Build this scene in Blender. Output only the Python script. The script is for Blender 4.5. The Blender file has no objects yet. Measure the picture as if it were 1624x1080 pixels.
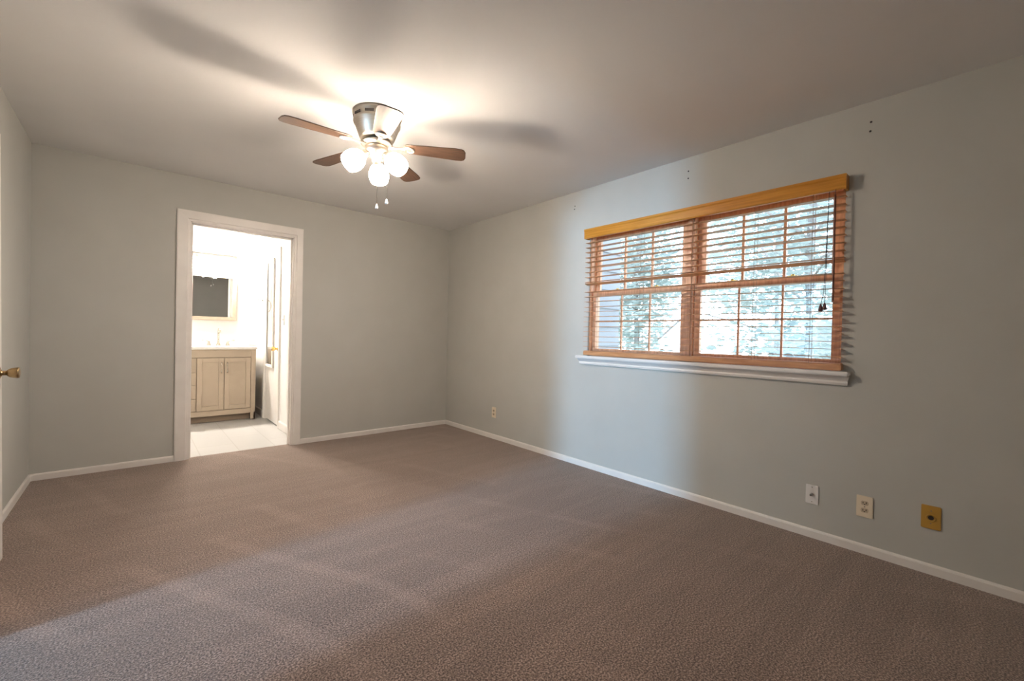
import bpy, bmesh, math, random
from mathutils import Vector, Matrix
random.seed(7)
C = bpy.context.scene.collection
sc = bpy.context.scene
PI = math.pi

# ------------------------------------------------------------------ camera
cam_data = bpy.data.cameras.new('camera')
cam = bpy.data.objects.new('camera', cam_data)
C.objects.link(cam)
sc.camera = cam
cam_data.sensor_fit = 'HORIZONTAL'
cam_data.sensor_width = 36.0
cam_data.lens = 682.2 / 1624 * 36.0
cam_data.clip_start = 0.02
YAW, PITCH, ROLL = 0.72154847, -0.01124688, 0.02260274
fw = Vector((math.sin(YAW) * math.cos(PITCH), math.cos(YAW) * math.cos(PITCH), math.sin(PITCH)))
rt = Vector((math.cos(YAW), -math.sin(YAW), 0))
up = rt.cross(fw)
r2 = math.cos(ROLL) * rt + math.sin(ROLL) * up
u2 = -math.sin(ROLL) * rt + math.cos(ROLL) * up
M = Matrix((r2, u2, -fw)).transposed().to_4x4()
M.translation = Vector((-2.97831, -4.62689, 1.13402))
cam.matrix_world = M

# ------------------------------------------------------------------ world, lights, exposure
world = bpy.data.worlds.new('sky')
sc.world = world
world.use_nodes = True
wn = world.node_tree.nodes
wl = world.node_tree.links
bg = wn['Background']
tc = wn.new('ShaderNodeTexCoord')
sx = wn.new('ShaderNodeSeparateXYZ')
rmp = wn.new('ShaderNodeValToRGB')
rmp.color_ramp.elements[0].position = 0.45
rmp.color_ramp.elements[0].color = (0.80, 0.90, 1.0, 1)
rmp.color_ramp.elements[1].position = 1.0
rmp.color_ramp.elements[1].color = (0.50, 0.72, 1.0, 1)
mp = wn.new('ShaderNodeMapRange')
mp.inputs['From Min'].default_value = -1
wl.new(tc.outputs['Generated'], sx.inputs[0])
wl.new(sx.outputs['Z'], mp.inputs['Value'])
wl.new(mp.outputs[0], rmp.inputs[0])
wl.new(rmp.outputs[0], bg.inputs[0])
bg.inputs[1].default_value = 6.5

WARM = (1.0, 0.83, 0.67)
FAN_EMIT = 68.0
FAN_BULB = 62.0
BATH_EMIT = 760.0
HALL_POWER = 600.0

sc.view_settings.view_transform = 'Standard'
sc.view_settings.look = 'None'
sc.view_settings.gamma = 1.0
sc.view_settings.use_curve_mapping = False
sc.view_settings.exposure = 0.0
sc.cycles.max_bounces = 10
sc.cycles.diffuse_bounces = 6
sc.cycles.glossy_bounces = 4
sc.cycles.transparent_max_bounces = 16
sc.cycles.sample_clamp_indirect = 8.0
sc.cycles.caustics_reflective = False
sc.cycles.caustics_refractive = False
sc.cycles.use_denoising = True

# daylight entering the hallway through the window at its far end
ld = bpy.data.lights.new('hall_daylight', 'AREA')
ld.shape = 'RECTANGLE'
ld.size = 0.62
ld.size_y = 1.5
ld.energy = HALL_POWER
ld.color = (0.34, 0.66, 1.0)
lo = bpy.data.objects.new('hall_daylight', ld)
C.objects.link(lo)
lo.location = (-10.05, -3.0, 1.20)
lo.rotation_euler = (PI / 2, 0, -PI / 2)


# ------------------------------------------------------------------ materials
def mat(name, col, rough=0.5, metal=0.0, spec=0.5, emit=None, estr=0.0):
    m = bpy.data.materials.new(name)
    m.use_nodes = True
    b = m.node_tree.nodes['Principled BSDF']
    b.inputs['Base Color'].default_value = (*col, 1)
    b.inputs['Roughness'].default_value = rough
    b.inputs['Metallic'].default_value = metal
    b.inputs['Specular IOR Level'].default_value = spec
    if emit:
        b.inputs['Emission Color'].default_value = (*emit, 1)
        b.inputs['Emission Strength'].default_value = estr
    return m


def nodes(m):
    return m.node_tree.nodes, m.node_tree.links, m.node_tree.nodes['Principled BSDF']


def vary(m, c0, c1, scale=(1, 1, 1), nscale=5.0, detail=4.0, bump=0.0, bscale=None, lo=0.35, hi=0.65, dist=0.002):
    n, l, b = nodes(m)
    t = n.new('ShaderNodeTexCoord')
    mp_ = n.new('ShaderNodeMapping')
    mp_.inputs['Scale'].default_value = scale
    no = n.new('ShaderNodeTexNoise')
    no.inputs['Scale'].default_value = nscale
    no.inputs['Detail'].default_value = detail
    r = n.new('ShaderNodeValToRGB')
    r.color_ramp.elements[0].position = lo
    r.color_ramp.elements[0].color = (*c0, 1)
    r.color_ramp.elements[1].position = hi
    r.color_ramp.elements[1].color = (*c1, 1)
    l.new(t.outputs['Object'], mp_.inputs[0])
    l.new(mp_.outputs[0], no.inputs['Vector'])
    l.new(no.outputs['Fac'], r.inputs[0])
    l.new(r.outputs[0], b.inputs['Base Color'])
    if bump:
        n2 = n.new('ShaderNodeTexNoise')
        n2.inputs['Scale'].default_value = bscale or nscale
        n2.inputs['Detail'].default_value = 3
        l.new(mp_.outputs[0], n2.inputs['Vector'])
        bu = n.new('ShaderNodeBump')
        bu.inputs['Strength'].default_value = bump
        bu.inputs['Distance'].default_value = dist
        l.new(n2.outputs['Fac'], bu.inputs['Height'])
        l.new(bu.outputs[0], b.inputs['Normal'])
    return m


WALL = vary(mat('wall_paint', (0.5, 0.52, 0.5), 0.62, spec=0.3), (0.500, 0.499, 0.470), (0.520, 0.519, 0.490),
            nscale=3.0, bump=0.25, bscale=110.0, dist=0.0015)
CEIL = vary(mat('ceiling_paint', (0.7, 0.68, 0.66), 0.8, spec=0.2), (0.785, 0.785, 0.785), (0.81, 0.81, 0.81),
            nscale=2.0, bump=0.2, bscale=90.0, dist=0.0015)
TRIM = vary(mat('white_trim_paint', (0.8, 0.77, 0.74), 0.35), (0.78, 0.75, 0.72), (0.82, 0.79, 0.76), nscale=8.0)
BATHW = vary(mat('bathroom_paint', (0.82, 0.8, 0.77), 0.6), (0.81, 0.80, 0.78), (0.84, 0.83, 0.81), nscale=3.0)
OAK = vary(mat('oak_window_wood', (0.4, 0.18, 0.08), 0.35), (0.58, 0.30, 0.165), (0.74, 0.42, 0.25),
           scale=(25, 2, 25), nscale=3.0, detail=6)
OAKV = vary(mat('oak_window_wood_upright', (0.4, 0.18, 0.08), 0.35), (0.58, 0.30, 0.165), (0.74, 0.42, 0.25),
            scale=(25, 25, 2), nscale=3.0, detail=6)
VAL = vary(mat('golden_oak_valance', (0.6, 0.3, 0.06), 0.28), (0.50, 0.205, 0.020), (0.62, 0.275, 0.035),
           scale=(30, 1.5, 30), nscale=3.0, detail=6)
SLAT = vary(mat('stained_slat_wood', (0.5, 0.22, 0.08), 0.4), (0.50, 0.235, 0.10), (0.64, 0.33, 0.155),
            scale=(20, 2, 20), nscale=3.0, detail=5)
CORD = mat('tan_cord', (0.42, 0.30, 0.20), 0.8)
DARKCORD = mat('dark_cord', (0.10, 0.09, 0.09), 0.8)
WAND = mat('dark_red_wood', (0.16, 0.045, 0.025), 0.35)
TASSEL = mat('plum_tassel_wood', (0.12, 0.05, 0.06), 0.4)
NICKEL = vary(mat('brushed_nickel', (0.62, 0.57, 0.50), 0.42, 1.0), (0.66, 0.59, 0.50), (0.76, 0.69, 0.60), scale=(1, 1, 30), nscale=6)
NICKEL_D = mat('dark_slot', (0.05, 0.04, 0.035), 0.6)
WALNUT = vary(mat('walnut_blade', (0.08, 0.035, 0.02), 0.32), (0.045, 0.024, 0.015), (0.090, 0.051, 0.033),
              scale=(2, 22, 22), nscale=4.0, detail=6)
BRASS_OLD = vary(mat('aged_brass', (0.32, 0.22, 0.11), 0.32, 1.0), (0.26, 0.18, 0.09), (0.42, 0.30, 0.16), nscale=40)
BRASS = mat('polished_brass', (0.72, 0.48, 0.16), 0.22, 1.0)
CHROME = mat('satin_chrome', (0.46, 0.42, 0.37), 0.25, 1.0)
MIRROR = mat('mirror_silver', (0.90, 0.92, 0.92), 0.01, 1.0)
TAUPE = vary(mat('taupe_cabinet_paint', (0.5, 0.4, 0.3), 0.45), (0.35, 0.285, 0.218), (0.375, 0.305, 0.233), nscale=6)
TAUPE_D = mat('taupe_recess', (0.22, 0.165, 0.115), 0.6)
COUNTER = mat('white_counter', (0.86, 0.84, 0.80), 0.15)
FRAMEW = vary(mat('pale_frame_wood', (0.7, 0.6, 0.5), 0.4), (0.27, 0.215, 0.165), (0.31, 0.25, 0.195), scale=(3, 3, 3), nscale=6)
PLATE_W = mat('white_plastic', (0.78, 0.76, 0.74), 0.3)
PLATE_I = mat('ivory_plastic', (0.80, 0.70, 0.55), 0.3)
PLATE_R = mat('shaded_ivory_plastic', (0.56, 0.46, 0.33), 0.35)  # ivory darkened so the receptacles carry their shadow outline in the colour
PLATE_B = mat('mustard_plastic', (0.50, 0.285, 0.055), 0.3)
HOLE = mat('dark_socket_hole', (0.03, 0.02, 0.015), 0.6)
STEEL = mat('screw_steel', (0.26, 0.24, 0.22), 0.4, 1.0)
NAIL = mat('nail_dark', (0.06, 0.05, 0.05), 0.5, 0.6)
BARK = vary(mat('bark', (0.14, 0.10, 0.08), 0.9), (0.30, 0.27, 0.25), (0.42, 0.38, 0.36), nscale=12)
LEAF = vary(mat('pale_leaf', (0.22, 0.27, 0.2), 0.6), (0.36, 0.40, 0.39), (0.50, 0.53, 0.50), nscale=2.5)
_n, _l, _b = nodes(LEAF)
_t = _n.new('ShaderNodeBsdfTranslucent')
_t.inputs[0].default_value = (0.50, 0.54, 0.50, 1)
_m = _n.new('ShaderNodeMixShader')
_m.inputs[0].default_value = 0.5
_l.new(_b.outputs[0], _m.inputs[1])
_l.new(_t.outputs[0], _m.inputs[2])
_l.new(_m.outputs[0], _n['Material Output'].inputs[0])
LAWN = vary(mat('lawn_grass', (0.3, 0.34, 0.25), 0.9), (0.26, 0.30, 0.22), (0.40, 0.42, 0.33), nscale=4)
SIDING = vary(mat('pale_siding', (0.32, 0.31, 0.32), 0.7), (0.27, 0.265, 0.275), (0.31, 0.305, 0.315), nscale=3)
SHINGLE = vary(mat('pale_shingle', (0.4, 0.4, 0.4), 0.8), (0.34, 0.34, 0.36), (0.42, 0.42, 0.43), nscale=20)

# shade glass that glows, and the two lamp materials
FROST = mat('frosted_glass_lit', (0.95, 0.93, 0.9), 0.4, emit=WARM, estr=FAN_EMIT)
BFROST = mat('frosted_vanity_glass_lit', (0.95, 0.93, 0.9), 0.4, emit=(1.0, 0.91, 0.80), estr=BATH_EMIT)

# window glass
GLASS = bpy.data.materials.new('window_glass')
GLASS.use_nodes = True
n_, l_ = GLASS.node_tree.nodes, GLASS.node_tree.links
n_.remove(n_['Principled BSDF'])
tr = n_.new('ShaderNodeBsdfTransparent')
tr.inputs[0].default_value = (0.96, 0.98, 0.98, 1)
gl = n_.new('ShaderNodeBsdfGlossy')
gl.inputs['Roughness'].default_value = 0.02
mx = n_.new('ShaderNodeMixShader')
mx.inputs[0].default_value = 0.05
l_.new(tr.outputs[0], mx.inputs[1])
l_.new(gl.outputs[0], mx.inputs[2])
l_.new(mx.outputs[0], n_['Material Output'].inputs[0])


def carpet_mat():
    m = mat('carpet_pile', (0.2, 0.15, 0.12), 0.95, spec=0.1)
    n, l, b = nodes(m)
    b.inputs['Sheen Weight'].default_value = 0.5
    b.inputs['Sheen Roughness'].default_value = 0.5
    b.inputs['Sheen Tint'].default_value = (1.0, 0.90, 0.84, 1)
    t = n.new('ShaderNodeTexCoord')
    # yarn speckle
    no = n.new('ShaderNodeTexNoise')
    no.inputs['Scale'].default_value = 150
    no.inputs['Detail'].default_value = 2.5
    no.inputs['Roughness'].default_value = 0.65
    l.new(t.outputs['Object'], no.inputs['Vector'])
    r = n.new('ShaderNodeValToRGB')
    e = r.color_ramp.elements
    e[0].position, e[0].color = 0.38, (0.035, 0.022, 0.018, 1)
    e[1].position, e[1].color = 0.63, (0.34, 0.252, 0.214, 1)
    k = e.new(0.5)
    k.color = (0.148, 0.100, 0.082, 1)
    l.new(no.outputs['Fac'], r.inputs[0])
    # nap brushed by the vacuum: broad irregular lanes
    mp1 = n.new('ShaderNodeMapping')
    mp1.inputs['Rotation'].default_value = (0, 0, 0.95)
    mp1.inputs['Scale'].default_value = (0.5, 3.6, 1)
    n2 = n.new('ShaderNodeTexNoise')
    n2.inputs['Scale'].default_value = 1.6
    n2.inputs['Detail'].default_value = 2.0
    n2.inputs['Distortion'].default_value = 1.4
    l.new(t.outputs['Object'], mp1.inputs[0])
    l.new(mp1.outputs[0], n2.inputs['Vector'])
    r2_ = n.new('ShaderNodeValToRGB')
    r2_.color_ramp.elements[0].position = 0.42
    r2_.color_ramp.elements[0].color = (0.92, 0.92, 0.92, 1)
    r2_.color_ramp.elements[1].position = 0.60
    r2_.color_ramp.elements[1].color = (1.10, 1.10, 1.10, 1)
    l.new(n2.outputs['Fac'], r2_.inputs[0])
    mul = n.new('ShaderNodeMixRGB')
    mul.blend_type = 'MULTIPLY'
    mul.inputs[0].default_value = 1.0
    l.new(r.outputs[0], mul.inputs[1])
    l.new(r2_.outputs[0], mul.inputs[2])
    # narrow ridges where the vacuum head turned
    mp3 = n.new('ShaderNodeMapping')
    mp3.inputs['Rotation'].default_value = (0, 0, -0.42)
    l.new(t.outputs['Object'], mp3.inputs[0])
    wv = n.new('ShaderNodeTexWave')
    wv.wave_type = 'BANDS'
    wv.bands_direction = 'X'
    wv.inputs['Scale'].default_value = 0.85
    wv.inputs['Distortion'].default_value = 2.6
    wv.inputs['Detail'].default_value = 1.0
    wv.inputs['Detail Scale'].default_value = 0.9
    l.new(mp3.outputs[0], wv.inputs['Vector'])
    r3 = n.new('ShaderNodeValToRGB')
    r3.color_ramp.elements[0].position = 0.82
    r3.color_ramp.elements[0].color = (0, 0, 0, 1)
    r3.color_ramp.elements[1].position = 0.98
    r3.color_ramp.elements[1].color = (1, 1, 1, 1)
    l.new(wv.outputs['Fac'], r3.inputs[0])
    n4 = n.new('ShaderNodeTexNoise')
    n4.inputs['Scale'].default_value = 1.1
    n4.inputs['Detail'].default_value = 1.0
    l.new(t.outputs['Object'], n4.inputs['Vector'])
    r4 = n.new('ShaderNodeValToRGB')
    r4.color_ramp.elements[0].position = 0.46
    r4.color_ramp.elements[0].color = (0, 0, 0, 1)
    r4.color_ramp.elements[1].position = 0.60
    r4.color_ramp.elements[1].color = (0.6, 0.6, 0.6, 1)
    l.new(n4.outputs['Fac'], r4.inputs[0])
    mm = n.new('ShaderNodeMath')
    mm.operation = 'MULTIPLY'
    l.new(r3.outputs[0], mm.inputs[0])
    l.new(r4.outputs[0], mm.inputs[1])
    rid = n.new('ShaderNodeMixRGB')
    rid.blend_type = 'ADD'
    rid.inputs[2].default_value = (0.062, 0.046, 0.040, 1)
    l.new(mm.outputs[0], rid.inputs[0])
    l.new(mul.outputs[0], rid.inputs[1])
    l.new(rid.outputs[0], b.inputs['Base Color'])
    bu = n.new('ShaderNodeBump')
    bu.inputs['Strength'].default_value = 0.6
    bu.inputs['Distance'].default_value = 0.005
    l.new(no.outputs['Fac'], bu.inputs['Height'])
    l.new(bu.outputs[0], b.inputs['Normal'])
    return m


CARPET = carpet_mat()


def tile_mat():
    m = mat('marble_tile', (0.8, 0.78, 0.74), 0.3)
    n, l, b = nodes(m)
    t = n.new('ShaderNodeTexCoord')
    br = n.new('ShaderNodeTexBrick')
    br.inputs['Scale'].default_value = 1.0
    br.inputs['Brick Width'].default_value = 0.60
    br.inputs['Row Height'].default_value = 0.30
    br.inputs['Mortar Size'].default_value = 0.004
    br.inputs['Color1'].default_value = (0.43, 0.425, 0.42, 1)
    br.inputs['Color2'].default_value = (0.45, 0.445, 0.44, 1)
    br.inputs['Mortar'].default_value = (0.36, 0.35, 0.34, 1)
    mpn = n.new('ShaderNodeMapping')
    mpn.inputs['Rotation'].default_value = (0, 0, PI / 2)
    mpn.inputs['Location'].default_value = (0.1, 0.12, 0)
    l.new(t.outputs['Object'], mpn.inputs[0])
    l.new(mpn.outputs[0], br.inputs['Vector'])
    l.new(br.outputs['Color'], b.inputs['Base Color'])
    return m


TILE = tile_mat()


# ------------------------------------------------------------------ mesh helpers
class MB:
    def __init__(s):
        s.v, s.f, s.sm = [], [], []

    def add(s, vs, fs, smooth=False, mtx=None):
        o = len(s.v)
        s.v += [tuple(mtx @ Vector(p)) if mtx else tuple(p) for p in vs]
        s.f += [tuple(o + i for i in f) for f in fs]
        s.sm += [smooth] * len(fs)
        return s

    def box(s, x0, y0, z0, x1, y1, z1, bev=0.0, mtx=None):
        bm = bmesh.new()
        bmesh.ops.create_cube(bm, size=1)
        for v in bm.verts:
            v.co = Vector(((x0 + x1) / 2 + v.co.x * (x1 - x0), (y0 + y1) / 2 + v.co.y * (y1 - y0), (z0 + z1) / 2 + v.co.z * (z1 - z0)))
        if bev:
            bmesh.ops.bevel(bm, geom=bm.edges[:], offset=bev, segments=2, affect='EDGES', clamp_overlap=True)
        bm.verts.index_update()
        s.add([v.co.copy() for v in bm.verts], [[v.index for v in f.verts] for f in bm.faces], False, mtx)
        bm.free()
        return s

    def lathe(s, prof, mtx=None, seg=32, caps=True):
        vs, fs = [], []
        n = len(prof)
        for i in range(seg):
            a = 2 * PI * i / seg
            for r, z in prof:
                vs.append((r * math.cos(a), r * math.sin(a), z))
        for i in range(seg):
            j = (i + 1) % seg
            for k in range(n - 1):
                fs.append((i * n + k, j * n + k, j * n + k + 1, i * n + k + 1))
        s.add(vs, fs, True, mtx)
        if caps:
            for k, rev in ((0, True), (n - 1, False)):
                if prof[k][0] > 1e-6:
                    ring = [vs[i * n + k] for i in range(seg)]
                    idx = list(range(seg))
                    s.add(ring, [idx[::-1] if rev else idx], False, mtx)
        return s

    def cyl(s, p0, p1, r0, r1=None, seg=16):
        p0, p1 = Vector(p0), Vector(p1)
        d = p1 - p0
        q = d.to_track_quat('Z', 'Y').to_matrix().to_4x4()
        q.translation = p0
        return s.lathe([(r0, 0), (r0 if r1 is None else r1, d.length)], q, seg)

    def tube(s, pts, r, seg=8):
        pts = [Vector(p) for p in pts]
        vs, fs = [], []
        for i, p in enumerate(pts):
            d = (pts[min(i + 1, len(pts) - 1)] - pts[max(i - 1, 0)]).normalized()
            q = d.to_track_quat('Z', 'Y')
            for k in range(seg):
                a = 2 * PI * k / seg
                vs.append(p + q @ Vector((r * math.cos(a), r * math.sin(a), 0)))
        for i in range(len(pts) - 1):
            for k in range(seg):
                k2 = (k + 1) % seg
                fs.append((i * seg + k, i * seg + k2, (i + 1) * seg + k2, (i + 1) * seg + k))
        fs.append(tuple(range(seg))[::-1])
        fs.append(tuple((len(pts) - 1) * seg + k for k in range(seg)))
        return s.add(vs, fs, True)

    def torus(s, c, R, r, mtx, seg=28, ring=8):
        pts = []
        vs, fs = [], []
        for i in range(seg):
            a = 2 * PI * i / seg
            for k in range(ring):
                b = 2 * PI * k / ring
                vs.append(((R + r * math.cos(b)) * math.cos(a), (R + r * math.cos(b)) * math.sin(a), r * math.sin(b)))
        for i in range(seg):
            for k in range(ring):
                fs.append((i * ring + k, ((i + 1) % seg) * ring + k, ((i + 1) % seg) * ring + (k + 1) % ring, i * ring + (k + 1) % ring))
        m = Matrix.Translation(c) @ mtx
        return s.add(vs, fs, True, m)

    def prism(s, pts, t, mtx=None):
        # outline in xy, thickness along z from 0 to t
        n = len(pts)
        vs = [(x, y, 0) for x, y in pts] + [(x, y, t) for x, y in pts]
        fs = [tuple(range(n))[::-1], tuple(range(n, 2 * n))]
        fs += [(i, (i + 1) % n, n + (i + 1) % n, n + i) for i in range(n)]
        return s.add(vs, fs, False, mtx)

    def build(s, name, m, parent=None, bevel=0.0):
        me = bpy.data.meshes.new(name)
        me.from_pydata(s.v, [], s.f)
        bm = bmesh.new()
        bm.from_mesh(me)
        bmesh.ops.recalc_face_normals(bm, faces=bm.faces[:])
        bm.to_mesh(me)
        bm.free()
        for p, sm in zip(me.polygons, s.sm):
            p.use_smooth = sm
        me.materials.append(m)
        o = bpy.data.objects.new(name, me)
        C.objects.link(o)
        if parent is not None:
            o.parent = parent
        if bevel:
            b = o.modifiers.new('bevel', 'BEVEL')
            b.width = bevel
            b.segments = 2
            b.limit_method = 'ANGLE'
        return o


def thing(name, label, cat, loc=(0, 0, 0), rot=(0, 0, 0), group=None):
    o = bpy.data.objects.new(name, None)
    C.objects.link(o)
    o.location = loc
    o.rotation_euler = rot
    o['label'] = label
    o['category'] = cat
    if group:
        o['group'] = group
    return o


def tag(o, label, cat, group=None, kind=None):
    o['label'] = label
    o['category'] = cat
    if group:
        o['group'] = group
    if kind:
        o['kind'] = kind
    return o


def struct(o, label=None, cat=None):
    o['kind'] = 'structure'
    if label:
        o['label'] = label
    if cat:
        o['category'] = cat
    return o


def copy_tree(o, parent=None):
    c = o.copy()
    C.objects.link(c)
    c.parent = parent
    for ch in list(o.children):
        copy_tree(ch, c)
    return c


# ------------------------------------------------------------------ room shell
L = 3.5413        # left wall at x = -L, right wall at x = 0, back wall at y = 0
H = 2.44
YR = -6.0        # rear wall behind the camera
TW = 0.12
DX0, DX1, DZ = -2.62, -1.792, 2.058          # bathroom doorway in the back wall
WY0, WY1, WZ0, WZ1 = -4.036, -2.246, 0.962, 2.03   # window hole in the right wall
HY0, HY1, HZ = -3.08, -2.27, 2.05            # hall doorway in the left wall
BY = 2.20         # bathroom back wall
BX1 = -1.70       # bathroom right wall
BX0 = -3.30

struct(MB().box(-L - TW / 2, YR - 0.1, -0.12, 0.07, 0.055, 0).build('floor', CARPET),
       'brown speckled wall to wall carpet with vacuum tracks', 'carpet')
struct(MB().box(-L - TW, YR - 0.1, H, 0.14, 0.06, H + 0.12).build('ceiling', CEIL),
       'white painted ceiling around the fan', 'ceiling')

w = MB()
w.box(-L - TW, 0, -0.12, DX0, TW, H)
w.box(DX1, 0, -0.12, 0.14, TW, H)
w.box(DX0, 0, DZ, DX1, TW, H)
struct(w.build('wall_back', WALL), 'grey blue wall with the bathroom doorway', 'wall')
w = MB()
w.box(0, YR, -0.12, 0.14, WY0, H)
w.box(0, WY1, -0.12, 0.14, 0, H)
w.box(0, WY0, -0.12, 0.14, WY1, WZ0)
w.box(0, WY0, WZ1, 0.14, WY1, H)
struct(w.build('wall_right', WALL), 'grey blue wall with the oak window', 'wall')
w = MB()
w.box(-L - TW, YR, -0.12, -L, HY0, H)
w.box(-L - TW, HY1, -0.12, -L, 0, H)
w.box(-L - TW, HY0, HZ, -L, HY1, H)
struct(w.build('wall_left', WALL), 'grey blue wall behind the open door', 'wall')
struct(MB().box(-L - TW, YR - 0.12, -0.12, 0.14, YR, H).build('wall_rear', WALL), 'grey blue wall behind the camera', 'wall')

# hallway beyond the left doorway
w = MB()
w.box(-10.35, -3.70, -0.12, -L - TW / 2, -1.65, 0)
struct(w.build('floor_hall', CARPET), 'hallway carpet beyond the open door', 'carpet')
struct(MB().box(-10.35, -3.70, H, -L - TW, -1.65, H + 0.12).build('ceiling_hall', CEIL), 'hallway ceiling', 'ceiling')
struct(MB().box(-10.35, -3.82, -0.12, -L - TW, -3.70, H).build('wall_hall_south', WALL), 'hallway wall south', 'wall')
struct(MB().box(-10.35, -1.65, -0.12, -L - TW, -1.53, H).build('wall_hall_north', WALL), 'hallway wall north', 'wall')
w = MB()
w.box(-10.35, -3.70, -0.12, -10.2, -3.36, H)
w.box(-10.35, -2.64, -0.12, -10.2, -1.65, H)
w.box(-10.35, -3.36, -0.12, -10.2, -2.64, 0.42)
w.box(-10.35, -3.36, 1.98, -10.2, -2.64, H)
struct(w.build('wall_hall_end', WALL), 'hallway end wall with a tall window hole', 'wall')

# bathroom shell
struct(MB().box(BX0 - 0.1, 0.055, -0.125, BX1 + 0.1, BY + 0.1, -0.004).build('floor_bathroom', TILE),
       'pale marble look tile floor in the bathroom', 'floor')
struct(MB().box(BX0 - 0.1, 0.06, H, BX1 + 0.1, BY + 0.1, H + 0.12).build('ceiling_bathroom', BATHW), 'white bathroom ceiling', 'ceiling')
struct(MB().box(BX0 - 0.1, BY, -0.12, BX1 + 0.1, BY + 0.1, H).build('wall_bathroom_back', BATHW), 'cream bathroom wall behind the vanity', 'wall')
w = MB()
w.box(BX1, TW, -0.12, BX1 + 0.1, 0.945, H)
w.box(BX1, 1.625, -0.12, BX1 + 0.1, BY, H)
w.box(BX1, 0.945, 2.04, BX1 + 0.1, 1.625, H)
w.box(BX1 + 0.07, 0.945, -0.12, BX1 + 0.1, 1.625, 2.04)
struct(w.build('wall_bathroom_right', BATHW), 'cream bathroom wall with the mirrored door', 'wall')
struct(MB().box(BX0 - 0.1, TW, -0.12, BX0, BY, H).build('wall_bathroom_left', BATHW), 'cream bathroom wall out of view', 'wall')
struct(MB().box(BX0, TW, -0.12, DX0 - 0.01, TW + 0.012, H).build('wall_bathroom_front', BATHW), 'cream bathroom face of the doorway wall', 'wall')


# baseboards: thin rounded profile swept along a wall
def baseboard(name, p0, p1, nrm, h=0.058, t=0.013, m=TRIM, label=None):
    p0, p1, nrm = Vector((*p0, 0)), Vector((*p1, 0)), Vector((*nrm, 0))
    prof = [(0, 0), (t, 0), (t, h * 0.78), (t * 0.8, h * 0.92), (t * 0.35, h), (0, h)]
    vs = [p + nrm * a + Vector((0, 0, b)) for p in (p0, p1) for a, b in prof]
    k = len(prof)
    fs = [(i, (i + 1) % k, k + (i + 1) % k, k + i) for i in range(k)] + [tuple(range(k))[::-1], tuple(range(k, 2 * k))]
    return struct(MB().add(vs, fs).build(name, m), label, 'baseboard')


BH = 0.050
baseboard('baseboard_back_left', (-L, 0), (-2.713, 0), (0, -1), BH, label='white baseboard left of the bathroom doorway')
baseboard('baseboard_back_right', (-1.717, 0), (0, 0), (0, -1), BH, label='white baseboard right of the bathroom doorway')
baseboard('baseboard_right', (0, 0), (0, YR), (-1, 0), BH, label='long white baseboard under the window wall')
baseboard('baseboard_left', (-L, 0), (-L, HY1 + 0.09), (1, 0), BH, label='white baseboard on the left wall')
baseboard('baseboard_left_rear', (-L, HY0 - 0.09), (-L, YR), (1, 0), BH, label='white baseboard left of the camera')
baseboard('baseboard_rear', (-L, YR), (0, YR), (0, 1), BH, label='white baseboard behind the camera')
baseboard('baseboard_bathroom_right', (BX1, 1.685), (BX1, BY), (-1, 0), 0.09, label='white bathroom baseboard beside the vanity')
baseboard('baseboard_bathroom_near', (BX1, TW), (BX1, 0.885), (-1, 0), 0.09, label='white bathroom baseboard by the doorway')
baseboard('baseboard_bathroom_back', (BX0, BY), (BX1, BY), (0, -1), 0.09, label='white bathroom baseboard behind the vanity')


# door casings: a stepped profile mitred round an opening, built in (u, v) = along wall, up; depth = out of the wall
def casing(u0, u1, vt, w0, w1, wt, place):
    prof = [(0, 0), (0, 0.008), (0.014, 0.010), (0.020, 0.016), (0.90, 0.019), (1.0, 0.017), (1.0, 0)]
    vs, fs = [], []
    for st in range(4):
        for k, (a, d) in enumerate(prof):
            al, ar, at_ = [(q if k < 4 else 0) + (a * wd if k >= 4 else 0) for q, wd in ((a, w0), (a, w1), (a, wt))]
            if st == 0:
                u, v = u0 - al, 0
            elif st == 1:
                u, v = u0 - al, vt + at_
            elif st == 2:
                u, v = u1 + ar, vt + at_
            else:
                u, v = u1 + ar, 0
            vs.append(place(u, v, d))
    k = len(prof)
    for st in range(3):
        for i in range(k - 1):
            fs.append((st * k + i, st * k + i + 1, (st + 1) * k + i + 1, (st + 1) * k + i))
    fs.append(tuple(range(k)))
    fs.append(tuple(3 * k + i for i in range(k)))
    return MB().add(vs, fs)


c = casing(DX0, DX1, DZ, 0.093, 0.075, 0.087, lambda u, v, d: (u, -d, v))
tr1 = struct(c.build('trim_1', TRIM), 'white casing round the bathroom doorway', 'door casing')
j = MB()
j.box(DX0 - 0.004, 0, 0, DX0 + 0.012, TW + 0.012, DZ)
j.box(DX1 - 0.012, 0, 0, DX1 + 0.004, TW, DZ)
j.box(DX0, 0, DZ - 0.012, DX1, TW, DZ + 0.004)
j.box(DX1 - 0.024, 0.045, 0, DX1 - 0.012, 0.085, DZ - 0.012)
j.box(DX0 + 0.012, 0.045, 0, DX0 + 0.024, 0.085, DZ - 0.012)
j.box(DX0 + 0.012, 0.045, DZ - 0.024, DX1 - 0.012, 0.085, DZ - 0.012)
j.build('door_jamb', TRIM, tr1)
c = casing(HY0, HY1, HZ, 0.07, 0.07, 0.075, lambda u, v, d: (-L + d, u, v))
tr2 = struct(c.build('trim_2', TRIM), 'white casing round the hallway doorway', 'door casing')
j = MB()
j.box(-L - TW, HY0, 0, -L, HY0 + 0.015, HZ)
j.box(-L - TW, HY1 - 0.015, 0, -L, HY1, HZ)
j.box(-L - TW, HY0, HZ - 0.015, -L, HY1, HZ)
j.build('door_jamb', TRIM, tr2)
c = casing(0.945, 1.625, 2.04, 0.06, 0.06, 0.06, lambda u, v, d: (BX1 - d, u, v))
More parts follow.
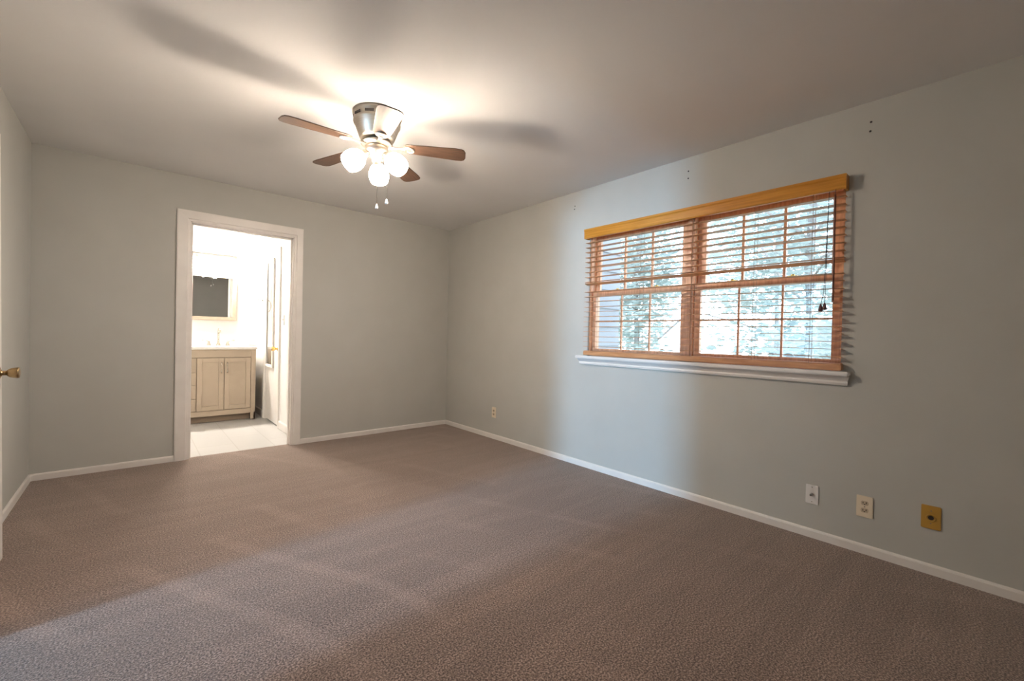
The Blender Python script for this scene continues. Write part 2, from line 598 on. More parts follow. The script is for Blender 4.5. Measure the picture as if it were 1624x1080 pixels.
struct(c.build('trim_3', TRIM), 'white casing round the mirrored bathroom door', 'door casing')


# ------------------------------------------------------------------ bedroom door, folded open against the left wall
def knob_profile(s=1.0):
    return [(0.030 * s, 0.0), (0.030 * s, 0.004), (0.020 * s, 0.008), (0.011 * s, 0.012), (0.011 * s, 0.026),
            (0.016 * s, 0.030), (0.021 * s, 0.036), (0.0245 * s, 0.050), (0.026 * s, 0.062), (0.0245 * s, 0.066), (0.018 * s, 0.0675), (0.0, 0.068)]


hx, hy = -3.475, -2.255
ex, ey = -3.4490, -1.490
wd = math.hypot(ex - hx, ey - hy)
ang = math.atan2(ey - hy, ex - hx)
# local x runs from hinge to free edge, local -y faces the room, z up
door = struct(bpy.data.objects.new('door_1', None), 'white bedroom door folded open at the left edge', 'door')
C.objects.link(door)
door.location = (hx + 0.009, hy, 0.012)
door.rotation_euler = (0, 0, ang)
door.rotation_mode = 'XYZ'
lean = Matrix.Translation(door.location) @ Matrix.Rotation(math.radians(-0.5), 4, 'Y') @ Matrix.Rotation(ang, 4, 'Z')
door.matrix_world = lean
MB().box(0, 0, 0, wd, 0.035, 2.018, 0.002).build('door_leaf', TRIM, door)
k = MB().lathe(knob_profile(), Matrix.Translation((wd - 0.060, 0, 0.893)) @ Matrix.Rotation(PI / 2, 4, 'X'), 28)
k.build('door_knob', BRASS_OLD, door)['label'] = 'aged brass knob'
for z in (0.2, 1.0, 1.8):
    MB().cyl((-0.004, -0.004, z - 0.045), (-0.004, -0.004, z + 0.045), 0.006).box(0, -0.002, z - 0.045, 0.03, 0, z + 0.045).build('hinge', BRASS_OLD, door)

# ------------------------------------------------------------------ window
win = struct(bpy.data.objects.new('window_1', None), 'pair of oak double hung windows with gridded panes', 'window')
C.objects.link(win)
# y edges of the two sash pairs
PAIRS = [(-2.262, -3.110), (-3.168, -4.022)]
GL = [((-2.294, -3.068), (-2.301, -3.050)), ((-3.212, -3.982), (-3.226, -3.964))]
f = MB()
f.box(0.012, -2.262, WZ0 + 0.018, 0.13, WY1, WZ1)          # left jamb liner
f.box(0.012, WY0, WZ0 + 0.018, 0.13, -4.022, WZ1)          # right jamb liner
f.box(0.012, -4.022, 2.012, 0.13, -2.262, WZ1)             # head
f.box(0.02, -3.168, WZ0 + 0.018, 0.13, -3.110, 2.012)      # mullion post
f.box(0.02, -4.022, WZ0 + 0.005, 0.13, -2.262, WZ0 + 0.022)  # sill rail
f.box(0.008, -3.152, WZ0 + 0.02, 0.022, -3.126, 2.012)     # mullion stop
f.build('window_frame', OAKV, win)
for (ya, yb), (glo, gup) in zip(PAIRS, GL):
    # upper sash, outer track
    x0, x1 = 0.078, 0.104
    s_ = MB()
    s_.box(x0, gup[0], 1.490, x1, ya, 2.012)
    s_.box(x0, yb, 1.490, x1, gup[1], 2.012)
    s_.box(x0, gup[1], 1.985, x1, gup[0], 2.012)
    s_.box(x0, gup[1], 1.490, x1, gup[0], 1.532)
    us = s_.build('upper_sash', OAKV, win)
    mu = MB()
    for t in (1 / 3, 2 / 3):
        y = gup[0] + (gup[1] - gup[0]) * t
        mu.box(x0 + 0.002, y - 0.008, 1.532, x1 - 0.006, y + 0.008, 1.985)
    mu.box(x0 + 0.002, gup[1], 1.750, x1 - 0.006, gup[0], 1.766)
    mu.build('muntin_grid', OAKV, us)
    MB().box(0.090, gup[1], 1.532, 0.093, gup[0], 1.985).build('glass_pane', GLASS, us)
    # lower sash, inner track
    x0, x1 = 0.036, 0.064
    s_ = MB()
    s_.box(x0, glo[0], WZ0 + 0.022, x1, ya, 1.532)
    s_.box(x0, yb, WZ0 + 0.022, x1, glo[1], 1.532)
    s_.box(x0, glo[1], 1.488, x1, glo[0], 1.532)
    s_.box(x0, glo[1], WZ0 + 0.022, x1, glo[0], 1.040)
    ls = s_.build('lower_sash', OAKV, win)
    mu = MB()
    for t in (1 / 3, 2 / 3):
        y = glo[0] + (glo[1] - glo[0]) * t
        mu.box(x0 + 0.006, y - 0.006, 1.040, x1 - 0.006, y + 0.006, 1.488)
    mu.box(x0 + 0.006, glo[1], 1.268, x1 - 0.006, glo[0], 1.280)
    mu.build('muntin_grid', OAKV, ls)
    MB().box(0.049, glo[1], 1.040, 0.052, glo[0], 1.488).build('glass_pane', GLASS, ls)
    for t in (0.27, 0.73):
        y = glo[0] + (glo[1] - glo[0]) * t
        MB().box(0.040, y - 0.028, 1.532, 0.066, y + 0.028, 1.540, 0.002).cyl((0.052, y, 1.540), (0.052, y, 1.548), 0.011).build('sash_lock', BRASS, win)

sl = struct(bpy.data.objects.new('trim_4', None), 'white window stool and apron under the blind', 'window sill')
C.objects.link(sl)
s_ = MB()
s_.box(-0.058, -4.082, 0.952, 0.0, -2.148, 0.976, 0.005)
s_.box(-0.002, WY0, 0.952, 0.025, WY1, 0.976)
s_.build('window_stool', TRIM, sl)
# apron, a small ogee profile with returned ends
prof = [(0, 0.900), (-0.016, 0.900), (-0.020, 0.912), (-0.018, 0.922), (-0.026, 0.934), (-0.034, 0.944), (-0.038, 0.952), (0, 0.952)]
vs = [(x, y + (0.6 * abs(x) if y < -3 else -0.6 * abs(x)) * -1, z) for y in (-2.178, -4.062) for x, z in prof]
kk = len(prof)
MB().add(vs, [(i, (i + 1) % kk, kk + (i + 1) % kk, kk + i) for i in range(kk)] + [tuple(range(kk)), tuple(range(kk, 2 * kk))]).build('sill_apron', TRIM, sl)

# ------------------------------------------------------------------ wooden blind
BX = -0.030   # slat centre
bl = thing('window_blind', 'orange wooden slat blind hanging open in front of the window', 'blind', (0, -3.14, 0))
yl, yr = 0.905, -0.905
v_ = MB()
vprof = [(-0.062, 1.981), (-0.066, 1.990), (-0.066, 2.040), (-0.070, 2.048), (-0.070, 2.062), (-0.058, 2.062), (-0.054, 1.981)]
n7 = len(vprof)
vs = [(x, y, z) for y in (yl + 0.005, yr - 0.004) for x, z in vprof]
v_.add(vs, [(i, (i + 1) % n7, n7 + (i + 1) % n7, n7 + i) for i in range(n7)] + [tuple(range(n7)), tuple(range(n7, 2 * n7))])
v_.box(-0.058, yr - 0.004, 1.981, 0, yr + 0.006, 2.062)
v_.box(-0.058, yl - 0.005, 1.981, 0, yl + 0.005, 2.062)
v_.build('valance', VAL, bl)
MB().box(-0.052, yr + 0.01, 1.995, -0.004, yl - 0.01, 2.045).build('headrail', SLAT, bl)
sl_ = MB()
N = 22
z0, pitch = 1.0555, 0.0425
rnd = random.Random(3)
for i in range(N):
    z = z0 + i * pitch
    if z > 1.985:
        break
    tilt = rnd.uniform(-2.5, 2.5)
    dz = rnd.uniform(-0.002, 0.002)
    if i == 12:
        tilt = 15
        dz = 0.026
    if i == 0:
        tilt = 3
    m = Matrix.Translation((BX, 0, z + dz)) @ Matrix.Rotation(math.radians(tilt), 4, 'Y') @ Matrix.Rotation(math.radians(rnd.uniform(-0.08, 0.08)), 4, 'X')
    sl_.box(-0.024, yr, -0.0014, 0.024, yl - 0.001, 0.0014, 0, m)
sl_.build('slats', SLAT, bl)
MB().box(BX - 0.026, yr - 0.004, 0.982, BX + 0.024, yl - 0.002, 1.016, 0.004).build('bottom_rail', SLAT, bl)
MB().box(BX - 0.024, yr, 1.017, BX + 0.024, yl - 0.008, 1.0205).build('stacked_slats', SLAT, bl)
for y in (0.80, 0.36, -0.05, -0.45, -0.757):
    lc = MB()
    for x in (BX - 0.026, BX + 0.026):
        lc.tube([(x, y, 1.99), (x, y, 1.016)], 0.0011, 6)
    for i in range(N):
        lc.tube([(BX - 0.026, y + 0.004, z0 + i * pitch - 0.003), (BX + 0.026, y + 0.004, z0 + i * pitch - 0.003)], 0.0008, 5)
    lc.build('ladder_cord', CORD, bl)
wy = -0.862
MB().cyl((-0.068, wy, 1.955), (-0.068, wy - 0.003, 1.360), 0.0045, 0.0055, 10).tube([(-0.05, wy, 1.99), (-0.062, wy, 1.985), (-0.068, wy, 1.955)], 0.002).build('tilt_wand', WAND, bl)['label'] = 'dark red tilt wand'
for k_, (dy, zt) in enumerate(((0.0, 1.345), (0.018, 1.338))):
    yy = -0.823 - 0.004 + dy
    lc = MB().tube([(-0.050, -0.832, 1.985), (-0.062, -0.832, 1.96), (-0.066, -0.830 + dy * 0.2, 1.62), (-0.066, -0.829 + dy * 0.4, 1.42), (-0.066, yy, zt + 0.01)], 0.0016, 6)
    lc_o = lc.build('lift_cord', DARKCORD, bl)
    MB().lathe([(0.003, 0.0), (0.006, -0.006), (0.0105, -0.026), (0.0115, -0.034), (0.009, -0.038), (0.0, -0.038)],
               Matrix.Translation((-0.066, yy, zt + 0.012)), 14).build('tassel', TASSEL, lc_o)['label'] = 'plum wooden tassel'

# ------------------------------------------------------------------ ceiling fan
FX, FY = -1.893, -2.125
fan = thing('ceiling_fan', 'brushed nickel ceiling fan with walnut blades and three lit shades', 'ceiling fan', (FX, FY, 2.44))
# z below measured from the ceiling
MB().lathe([(0.0, 0), (0.140, 0), (0.142, -0.012), (0.138, -0.020), (0.134, -0.024), (0.134, -0.050), (0.137, -0.054), (0.136, -0.064), (0.128, -0.074),
            (0.118, -0.100), (0.105, -0.135), (0.098, -0.150), (0.085, -0.156), (0.0, -0.156)], None, 48).build('motor_housing', NICKEL, fan)
slot0 = None
for i in range(10):
    if slot0 is None:
        so_ = slot0 = MB().box(0.1325, -0.026, -0.045, 0.1352, 0.026, -0.029, 0.001).build('vent_slot', NICKEL_D, fan)
    else:
        so_ = slot0.copy()
        C.objects.link(so_)
        so_.parent = fan
    so_.rotation_euler = (0, 0, 2 * PI * i / 10 + 0.2)
MB().lathe([(0.0, -0.156), (0.058, -0.156), (0.058, -0.172), (0.0, -0.172)], None, 32).build('motor_neck', NICKEL_D, fan)
MB().lathe([(0.0, -0.168), (0.080, -0.168), (0.092, -0.174), (0.092, -0.184), (0.070, -0.192), (0.0, -0.192)], None, 40).build('flywheel', NICKEL, fan)
BL = [37.7, 109.7, 181.7, 253.7, 325.7]
DROOP = math.radians(2.4)


def blade_outline():
    pts = []
    x0, x1, w0_, w1_ = 0.160, 0.530, 0.050, 0.066
    pts += [(x0, -w0_ * 0.55), (x0 + 0.02, -w0_ * 0.92), (x0 + 0.06, -w0_)]
    pts += [(x1 - 0.06, -w1_), (x1 - 0.025, -w1_ * 0.96), (x1 - 0.008, -w1_ * 0.80), (x1, -w1_ * 0.45)]
    return pts + [(x, -y) for x, y in reversed(pts)]


def iron_outline():
    pts = [(0.070, -0.014), (0.105, -0.010), (0.130, -0.008), (0.150, -0.014), (0.168, -0.030), (0.190, -0.034), (0.212, -0.024), (0.222, -0.008)]
    return pts + [(x, -y) for x, y in reversed(pts)]


b0 = None
for a in BL:
    rz = Matrix.Rotation(math.radians(a), 4, 'Z')
    base = rz @ Matrix.Translation((0, 0, -0.186)) @ Matrix.Rotation(DROOP, 4, 'Y') @ Matrix.Rotation(math.radians(-7.5), 4, 'X')
    bo = MB().prism(blade_outline(), 0.006).build('fan_blade', WALNUT, fan, 0.002) if b0 is None else b0.copy()
    if b0 is None:
        b0 = bo
        iron = MB().prism(iron_outline(), 0.004, Matrix.Translation((0, 0, -0.0045)))
        iron.torus((0.193, 0, -0.005), 0.027, 0.004, Matrix.Identity(4))
        for q in ((0.180, -0.018), (0.180, 0.018), (0.208, 0)):
            iron.lathe([(0.005, 0), (0.004, -0.003), (0, -0.004)], Matrix.Translation((q[0], q[1], -0.0045)), 10)
        ir0 = iron.build('blade_iron', NICKEL, bo)
    else:
        C.objects.link(bo)
        ir = ir0.copy()
        C.objects.link(ir)
        ir.parent = bo
    bo.parent = fan
    bo.matrix_local = base
# light kit
MB().lathe([(0.0, -0.190), (0.052, -0.190), (0.066, -0.200), (0.070, -0.222), (0.064, -0.240), (0.046, -0.252), (0.030, -0.262), (0.026, -0.285),
            (0.018, -0.295), (0.0, -0.300)], None, 36).build('light_kit_body', NICKEL, fan)
for a in (60, 180, 300):
    ca, sa = math.cos(math.radians(a)), math.sin(math.radians(a))
    d = Vector((ca * math.sin(math.radians(50)), sa * math.sin(math.radians(50)), -math.cos(math.radians(50))))
    p0 = Vector((ca * 0.045, sa * 0.045, -0.232))
    p1 = p0 + d * 0.030
    arm = MB().cyl(p0 - d * 0.01, p1, 0.012).cyl(p1, p1 + d * 0.024, 0.021, 0.024, 20).build('lamp_socket', NICKEL, fan)
    q = d.to_track_quat('Z', 'Y').to_matrix().to_4x4()
    q.translation = p1 + d * 0.020
    out = [(0.022, 0), (0.030, 0.006), (0.045, 0.022), (0.056, 0.045), (0.061, 0.070), (0.060, 0.090), (0.055, 0.108), (0.053, 0.116)]
    inn = [(r - 0.003, z) for r, z in reversed(out)]
    MB().lathe(out + inn, q, 28, caps=False).build('lamp_shade', FROST, fan)['label'] = 'glowing frosted glass shade'
    bulb = bpy.data.lights.new('fan_bulb', 'POINT')
    bulb.energy = FAN_BULB
    bulb.color = WARM
    bulb.shadow_soft_size = 0.048
    bo_ = bpy.data.objects.new('fan_bulb', bulb)
    C.objects.link(bo_)
    bo_.parent = fan
    bo_.location = p1 + d * 0.098
for (x, y, zb) in ((0.004, -0.006, -0.535), (0.047, -0.046, -0.505)):
    ch = MB()
    zt = -0.29 if x < 0.02 else -0.245
    ch.tube([(x, y, zt), (x, y, zb)], 0.0016, 6)
    for i in range(int((zt - zb) / 0.012)):
        ch.lathe([(0, 0.003), (0.0026, 0), (0, -0.003)], Matrix.Translation((x, y, zt - 0.012 * i - 0.006)), 8, caps=False)
    cho = ch.build('pull_chain', CHROME, fan)
    MB().lathe([(0.0, 0.004), (0.004, 0.0), (0.006, -0.008), (0.0095, -0.020), (0.010, -0.025), (0.006, -0.030), (0.0, -0.031)],
               Matrix.Translation((x, y, zb)), 14).build('chain_pendant', PLATE_W, cho)


# ------------------------------------------------------------------ wall plates (local: plate in yz, -x into the room)
def plate(mb, w_=0.072, h_=0.115, t=0.006):
    bm = bmesh.new()
    return mb.box(-t, -w_ / 2, -h_ / 2, 0, w_ / 2, h_ / 2, 0.0025)


def outlet(y, z, label, m):
    o = thing('wall_outlet', label, 'outlet', (0, y, z), (0, 0, 0), 'outlets on the window wall')
    plate(MB()).build('cover_plate', m, o)
    for s in (-1, 1):
        pts = []
        for i in range(24):
            a = 2 * PI * i / 24
            pts.append((0.0165 * math.cos(a), max(-0.0115, min(0.0115, 0.0165 * math.sin(a)))))
        mtx = Matrix.Translation((-0.0055, 0, s * 0.0195)) @ Matrix.Rotation(-PI / 2, 4, 'Y') @ Matrix.Rotation(PI / 2, 4, 'Z')
        r = MB().prism(pts, 0.0022, mtx).build('receptacle', PLATE_R, o)
        h = MB()
        h.box(-0.0082, -0.0085, s * 0.0195 - 0.003, -0.0074, -0.0050, s * 0.0195 + 0.0075)
        h.box(-0.0082, 0.0050, s * 0.0195 - 0.003, -0.0074, 0.0085, s * 0.0195 + 0.0065)
        h.cyl((-0.0074, 0, s * 0.0195 - 0.0065), (-0.0082, 0, s * 0.0195 - 0.0068), 0.0034, seg=10)
        h.build('socket_slots', HOLE, r)
    MB().cyl((-0.0058, 0, 0), (-0.0072, 0, 0), 0.0032, 0.0026, 12).build('screw', STEEL, o)
    return o


outlet(-4.161, 0.253, 'ivory power outlet between the white jack plate and mustard plate', PLATE_I)
outlet(-0.972, 0.288, 'ivory power outlet low on the wall near the far corner', PLATE_I)

o = thing('cable_jack', 'white cable jack plate with a protruding metal connector', 'wall plate', (0, -3.921, 0.250))
plate(MB(), 0.064, 0.110).build('cover_plate', PLATE_W, o)
MB().cyl((-0.005, 0.0, 0.002), (-0.009, 0.0, 0.002), 0.008, seg=6).cyl((-0.009, 0, 0.002), (-0.034, 0, 0.002), 0.0055, seg=16).build('connector', STEEL, o)
for z in (-0.042, 0.042):
    MB().cyl((-0.0055, 0, z), (-0.0072, 0, z), 0.003, 0.0024, 10).build('screw', STEEL, o)

o = thing('phone_jack', 'mustard coloured jack plate with a dark round hole', 'wall plate', (0, -4.418, 0.281))
plate(MB(), 0.072, 0.115, 0.007).build('cover_plate', PLATE_B, o)
MB().lathe([(0.0190, 0), (0.0190, 0.004), (0.0165, 0.006), (0.0125, 0.005), (0.011, 0.0)], Matrix.Translation((-0.0065, 0, -0.002)) @ Matrix.Rotation(-PI / 2, 4, 'Y'), 28).build('jack_collar', PLATE_B, o)
MB().cyl((-0.0070, 0, -0.002), (-0.0098, 0, -0.002), 0.0105, seg=20).build('jack_hole', HOLE, o)
for z in (-0.030, 0.032):
    MB().cyl((-0.0065, 0, z), (-0.0082, 0, z), 0.003, 0.0024, 10).build('screw', STEEL, o)

# nail holes and anchors left in the wall above the window
anchor = None
for (y, z, lab) in ((-3.117, 2.342, 'upper dark wall anchor above the middle of the valance'),
                    (-3.117, 2.291, 'lower dark wall anchor above the middle of the valance'),
                    (-4.136, 2.331, 'upper dark wall anchor above the right end of valance'),
                    (-4.134, 2.282, 'lower dark wall anchor above the right end of valance'),
                    (-2.061, 2.314, 'upper dark wall anchor near the left end of valance'),
                    (-2.056, 2.287, 'lower dark wall anchor near the left end of valance')):
    if anchor is None:
        a_ = MB().lathe([(0.0, 0.004), (0.003, 0.004), (0.0052, 0.002), (0.0055, 0)], Matrix.Rotation(-PI / 2, 4, 'Y'), 12).build('wall_anchor', NAIL)
        anchor = a_
    else:
        a_ = anchor.copy()
        C.objects.link(a_)
    a_.location = (0, y, z)
    tag(a_, lab, 'wall anchor', 'wall anchors above the window')

# ------------------------------------------------------------------ bathroom vanity
VX0, VX1, VY, VT = -2.775, -1.805, 1.642, 0.885
van = thing('vanity_cabinet', 'taupe shaker vanity cabinet under the bathroom mirror', 'cabinet', ((VX0 + VX1) / 2, VY, 0))
ox = (VX0 + VX1) / 2


def X(x):
    return x - ox


b = MB()
b.box(X(VX0), 0.018, 0.09, X(VX1), BY - VY - 0.01, VT)
b.box(X(VX0), 0, 0.0, X(VX0 + 0.052), 0.04, VT)        # left stile to the floor
b.box(X(-1.857), 0, 0.0, X(VX1), 0.04, VT)             # right stile and foot
b.box(X(VX1 - 0.02), 0.0, 0.0, X(VX1), BY - VY - 0.01, 0.1)
b.box(X(VX0), 0.0, 0.0, X(VX0 + 0.02), BY - VY - 0.01, 0.1)
b.box(X(VX0 + 0.052), 0, 0.790, X(-1.857), 0.02, VT)    # apron rail
b.box(X(VX0 + 0.052), 0, 0.082, X(-1.857), 0.02, 0.145)  # bottom rail
b.build('cabinet_body', TAUPE, van, 0.002)
MB().box(X(VX0 + 0.052), 0.07, 0.0, X(-1.857), 0.085, 0.09).build('toe_kick', TAUPE_D, van)


def shaker(x0, x1, z0_, z1_, rail=0.052):
    m_ = MB()
    t0, t1 = -0.004, 0.016
    m_.box(x0, t0, z0_, x0 + rail, t1, z1_)
    m_.box(x1 - rail, t0, z0_, x1, t1, z1_)
    m_.box(x0 + rail, t0, z0_, x1 - rail, t1, z0_ + rail)
    m_.box(x0 + rail, t0, z1_ - rail, x1 - rail, t1, z1_)
    m_.box(x0 + rail, 0.006, z0_ + rail, x1 - rail, t1, z1_ - rail)
    return m_


def pull(x, z0_, z1_):
    return MB().tube([(x, -0.004, z1_), (x, -0.026, z1_ - 0.006), (x, -0.030, z1_ - 0.02), (x, -0.030, z0_ + 0.02), (x, -0.026, z0_ + 0.006), (x, -0.004, z0_)], 0.005, 8)


d1 = shaker(X(-2.413), X(-2.145), 0.150, 0.782).build('door', TAUPE, van, 0.0015)
pull(X(-2.170), 0.60, 0.73).build('handle', CHROME, d1)['label'] = 'slim satin bar handle'
d2 = shaker(X(-2.139), X(-1.862), 0.150, 0.782).build('door', TAUPE, van, 0.0015)
pull(X(-2.112), 0.60, 0.73).build('handle', CHROME, d2)['label'] = 'slim satin bar handle'
zz = [0.150, 0.300, 0.461, 0.614, 0.782]
for a_, b_ in zip(zz[:-1], zz[1:]):
    dr = MB().box(X(VX0 + 0.055), -0.004, a_ + 0.003, X(-2.421), 0.016, b_ - 0.003, 0.001).build('drawer', TAUPE, van)
    xm = X((VX0 + 0.055 - 2.421) / 2)
    MB().tube([(xm - 0.05, -0.004, (a_ + b_) / 2), (xm - 0.045, -0.028, (a_ + b_) / 2), (xm + 0.045, -0.028, (a_ + b_) / 2), (xm + 0.05, -0.004, (a_ + b_) / 2)], 0.005, 8).build('handle', CHROME, dr)

ct = MB()
sx0, sx1, sy0, sy1 = -2.36, -1.93, VY + 0.09, VY + 0.38
t0, t1 = VT + 0.001, VT + 0.030
ct.box(VX0 - 0.012, VY - 0.02, t0, sx0, BY - 0.001, t1)
ct.box(sx1, VY - 0.02, t0, VX1 + 0.012, BY - 0.001, t1)
ct.box(sx0, VY - 0.02, t0, sx1, sy0, t1)
ct.box(sx0, sy1, t0, sx1, BY - 0.001, t1)
cto = tag(ct.build('vanity_countertop', COUNTER), 'white countertop with backsplash on the taupe vanity', 'countertop')
MB().box(VX0 - 0.012, BY - 0.022, t1, VX1 + 0.012, BY - 0.001, t1 + 0.09, 0.002).build('backsplash', COUNTER, cto)
bs = MB()
rim = [(sx0, sy0), (sx1, sy0), (sx1, sy1), (sx0, sy1)]
low = [(sx0 + 0.05, sy0 + 0.04), (sx1 - 0.05, sy0 + 0.04), (sx1 - 0.05, sy1 - 0.04), (sx0 + 0.05, sy1 - 0.04)]
bs.add([(x, y, t1) for x, y in rim] + [(x, y, t0 + 0.004) for x, y in low],
       [(0, 1, 5, 4), (1, 2, 6, 5), (2, 3, 7, 6), (3, 0, 4, 7), (4, 5, 6, 7)])
bs.build('sink_basin', COUNTER, cto)

# widespread faucet: spout and two lever handles
fa = thing('faucet', 'widespread satin faucet with two lever handles on the white countertop', 'faucet', (-2.150, 2.09, VT + 0.0312))
MB().lathe([(0.0, 0), (0.026, 0), (0.024, 0.012), (0.014, 0.045), (0.012, 0.13), (0.010, 0.16)], None, 20).tube(
    [(0, 0, 0.155), (0, -0.010, 0.195), (0, -0.04, 0.222), (0, -0.085, 0.222), (0, -0.115, 0.200), (0, -0.122, 0.180)], 0.0105, 12).build('spout', CHROME, fa)
for s in (-1, 1):
    MB().lathe([(0.0, 0), (0.026, 0), (0.023, 0.012), (0.012, 0.045), (0.011, 0.062), (0.0, 0.066)], Matrix.Translation((s * 0.103, 0, 0)), 20).tube(
        [(s * 0.103, 0, 0.056), (s * 0.135, -0.004, 0.068), (s * 0.178, -0.008, 0.070)], 0.006, 8).build('lever_handle', CHROME, fa)

# wall mirror, hung leaning slightly forward
mi = thing('wall_mirror', 'pale framed mirror on the bathroom wall above the vanity', 'mirror', (-2.205, BY - 0.022, 1.551))
mi.rotation_euler = (math.radians(1.05), 0, math.radians(-0.9))
mw, mh, fr = 0.262, 0.303, 0.046
f = MB()
for (x0, x1, z0_, z1_) in ((-mw, -mw + fr, -mh, mh), (mw - fr, mw, -mh, mh), (-mw + fr, mw - fr, mh - fr, mh), (-mw + fr, mw - fr, -mh, -mh + fr)):
    f.box(x0, -0.012, z0_, x1, 0.010, z1_, 0.003)
f.build('mirror_frame', FRAMEW, mi)
MB().box(-mw + fr - 0.004, -0.004, -mh + fr - 0.004, mw - fr + 0.004, 0.006, mh - fr + 0.004).build('mirror_glass', MIRROR, mi)

# vanity light bar
vl = thing('vanity_light', 'glowing three shade vanity light above the bathroom mirror', 'wall lamp', (-2.205, BY, 2.06))
MB().box(-0.26, -0.022, -0.045, 0.26, 0.0, 0.045, 0.005).build('back_plate', CHROME, vl)
for s in (-0.18, 0, 0.18):
    MB().tube([(s, -0.02, 0), (s, -0.07, 0.005), (s, -0.095, -0.012), (s, -0.095, -0.03)], 0.008, 8).build('lamp_arm', CHROME, vl)
    out = [(0.022, 0), (0.034, -0.010), (0.046, -0.040), (0.055, -0.085), (0.058, -0.105)]
    MB().lathe(out + [(r - 0.003, z) for r, z in reversed(out)], Matrix.Translation((s, -0.095, -0.026)), 24, caps=False).build('lamp_shade', BFROST, vl)

# towel ring on the bathroom right wall
tr_ = thing('towel_ring', 'chrome towel ring on the bathroom wall beside the mirrored door', 'towel ring', (BX1, 1.80, 1.525))
MB().cyl((0, 0, 0), (-0.010, 0, 0), 0.026, seg=24).cyl((-0.010, 0, 0), (-0.065, 0, 0), 0.008, seg=12).cyl((-0.065, -0.015, 0), (-0.065, 0.015, 0), 0.011, seg=12).build('wall_post', CHROME, tr_)
MB().torus((-0.065, 0, -0.075), 0.075, 0.004, Matrix.Rotation(math.radians(70), 4, 'Z') @ Matrix.Rotation(PI / 2, 4, 'X')).build('ring', CHROME, tr_)

# light switch by the bathroom doorway
sw = thing('light_switch', 'white light switch beside the bathroom door casing', 'light switch', (BX1, 0.76, 1.25))
plate(MB()).build('cover_plate', PLATE_W, sw)
MB().box(-0.014, -0.005, -0.002, -0.005, 0.005, 0.014, 0.001).build('toggle', PLATE_W, sw)

# bathroom side door with a hanging mirror
d2_ = struct(bpy.data.objects.new('door_2', None), 'white bathroom side door with a brass knob', 'door')
C.objects.link(d2_)
d2_.location = (BX1 + 0.004, 0.948, 0.012)
MB().box(0, 0, 0, 0.035, 0.674, 2.024, 0.002).build('door_leaf', TRIM, d2_)
MB().lathe(knob_profile(), Matrix.Translation((0, 0.062, 0.905)) @ Matrix.Rotation(-PI / 2, 4, 'Y'), 24).build('door_knob', BRASS, d2_)['label'] = 'polished brass knob'
dm = thing('door_mirror', 'tall narrow framed mirror hung on the bathroom side door', 'mirror', (BX1 + 0.003, 1.385, 1.345))
f = MB()
for (y0, y1, z0_, z1_) in ((-0.18, -0.145, -0.67, 0.67), (0.145, 0.18, -0.67, 0.67), (-0.145, 0.145, 0.635, 0.67), (-0.145, 0.145, -0.67, -0.635)):
    f.box(-0.020, y0, z0_, -0.001, y1, z1_, 0.003)
f.build('mirror_frame', TRIM, dm)
MB().box(-0.010, -0.148, -0.638, -0.002, 0.148, 0.638).build('mirror_glass', MIRROR, dm)

# ------------------------------------------------------------------ outside the window
struct(MB().box(0.2, -16, -0.9, 40, 30, -0.75).build('ground_lawn', LAWN), 'pale lawn outside the window', 'lawn')
wg = MB()
for i in range(18):
    z = -0.75 + i * 0.2
    wg.add([(0.15, -1.80, z), (1.08, -1.80, z), (1.08, -1.82, z), (0.15, -1.82, z), (0.15, -1.80, z + 0.2), (1.08, -1.80, z + 0.2), (1.08, -1.806, z + 0.2), (0.15, -1.806, z + 0.2)],
           [(0, 1, 2, 3), (4, 5, 6, 7), (2, 3, 7, 6), (0, 1, 5, 4), (1, 2, 6, 5), (0, 3, 7, 4)])
wg.box(0.15, -1.80, -0.75, 1.08, -1.6, 2.85)
struct(wg.build('wall_exterior', SIDING), 'pale siding of the house seen at the left pane', 'wall')


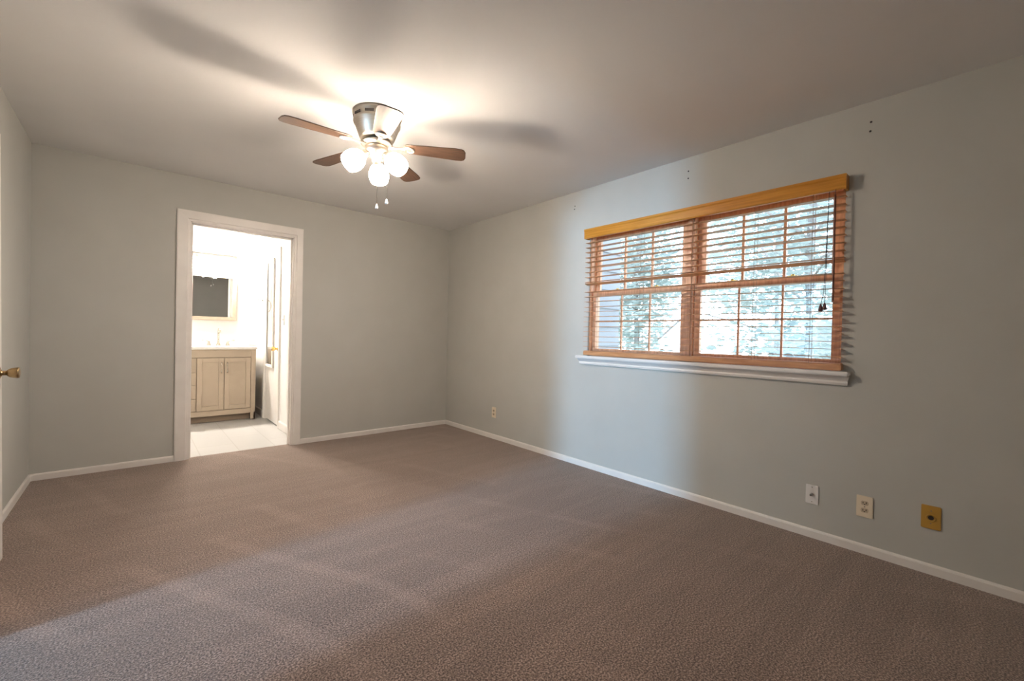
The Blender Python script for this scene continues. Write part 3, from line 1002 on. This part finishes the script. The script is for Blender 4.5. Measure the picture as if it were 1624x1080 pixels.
def tree(name, x, y, h, cr, n, seed, label):
    rd = random.Random(seed)
    t = thing(name, label, 'tree', (x, y, -0.75), (0, 0, 0), 'trees outside the window')
    tk = MB()
    tk.tube([(0, 0, 0), (0.05, 0.02, h * 0.3), (-0.04, 0.05, h * 0.6), (0.05, 0, h * 0.85)], 0.07, 10)
    tips = []
    for i in range(7):
        a = rd.uniform(0, 2 * PI)
        z = h * rd.uniform(0.3, 0.7)
        r = cr * rd.uniform(0.5, 0.9)
        tip = (r * math.cos(a), r * math.sin(a), z + rd.uniform(0.2, 0.9))
        tips.append(tip)
        tk.tube([(0, 0, z), (tip[0] * 0.5, tip[1] * 0.5, z + 0.3), tip], 0.02, 6)
    tk.build('trunk', BARK, t)
    lf = MB()
    blobs = [(Vector((rd.uniform(-1, 1) * cr * 0.8, rd.uniform(-1, 1) * cr * 0.8, h * rd.uniform(0.22, 1.0))), rd.uniform(0.35, 0.6) * cr) for _ in range(26)]
    for i in range(n):
        c0, r0 = blobs[rd.randrange(len(blobs))]
        d = Vector((rd.gauss(0, 1), rd.gauss(0, 1), rd.gauss(0, 1))).normalized() * r0 * rd.uniform(0.5, 1.0) ** 0.5
        p = c0 + d
        s = rd.uniform(0.05, 0.10)
        q = Matrix.Translation(p) @ Matrix.Rotation(rd.uniform(0, 6.28), 4, 'Z') @ Matrix.Rotation(rd.uniform(-1.2, 1.2), 4, 'X')
        lf.add([(-s, 0, 0), (-s * 0.3, -s * 0.45, 0.01), (s, 0, 0), (-s * 0.3, s * 0.45, 0.01)], [(0, 1, 2, 3)], False, q)
    lf.build('foliage', LEAF, t)
    return t


tree('garden_tree', 5.0, 0.45, 5.2, 1.35, 6500, 1, 'leafy tree seen through the left window panes')
tree('garden_tree', 5.4, -2.55, 5.4, 1.35, 6500, 2, 'leafy tree seen through the right window panes')
tree('garden_tree', 9.2, -0.9, 6.5, 1.9, 6000, 3, 'farther leafy tree seen beside the middle mullion')
tree('garden_tree', 10.0, 4.0, 7.0, 2.1, 6000, 5, 'farthest leafy tree behind the left window panes')

# a pale neighbouring house
nb = thing('neighbour_house', 'pale gabled house glimpsed through the lower right panes', 'house', (14.5, -1.6, -0.75))
MB().box(-0.0, -3.2, 0, 5, 2.6, 1.55).build('house_wall', SIDING, nb)
MB().add([(-0.4, -3.5, 1.5), (-0.4, 2.9, 1.5), (-0.4, -0.3, 3.1), (5.4, -3.5, 1.5), (5.4, 2.9, 1.5), (5.4, -0.3, 3.1)],
         [(0, 1, 2), (3, 5, 4), (0, 2, 5, 3), (1, 4, 5, 2), (0, 3, 4, 1)]).build('gable_roof', SHINGLE, nb)
for y in (-2.0, 0.6):
    fr_ = MB().box(-0.05, y - 0.5, 0.5, 0.0, y + 0.5, 1.35).build('window', TRIM, nb)
    MB().box(-0.06, y - 0.42, 0.58, -0.05, y + 0.42, 1.27).build('pane', HOLE, fr_)
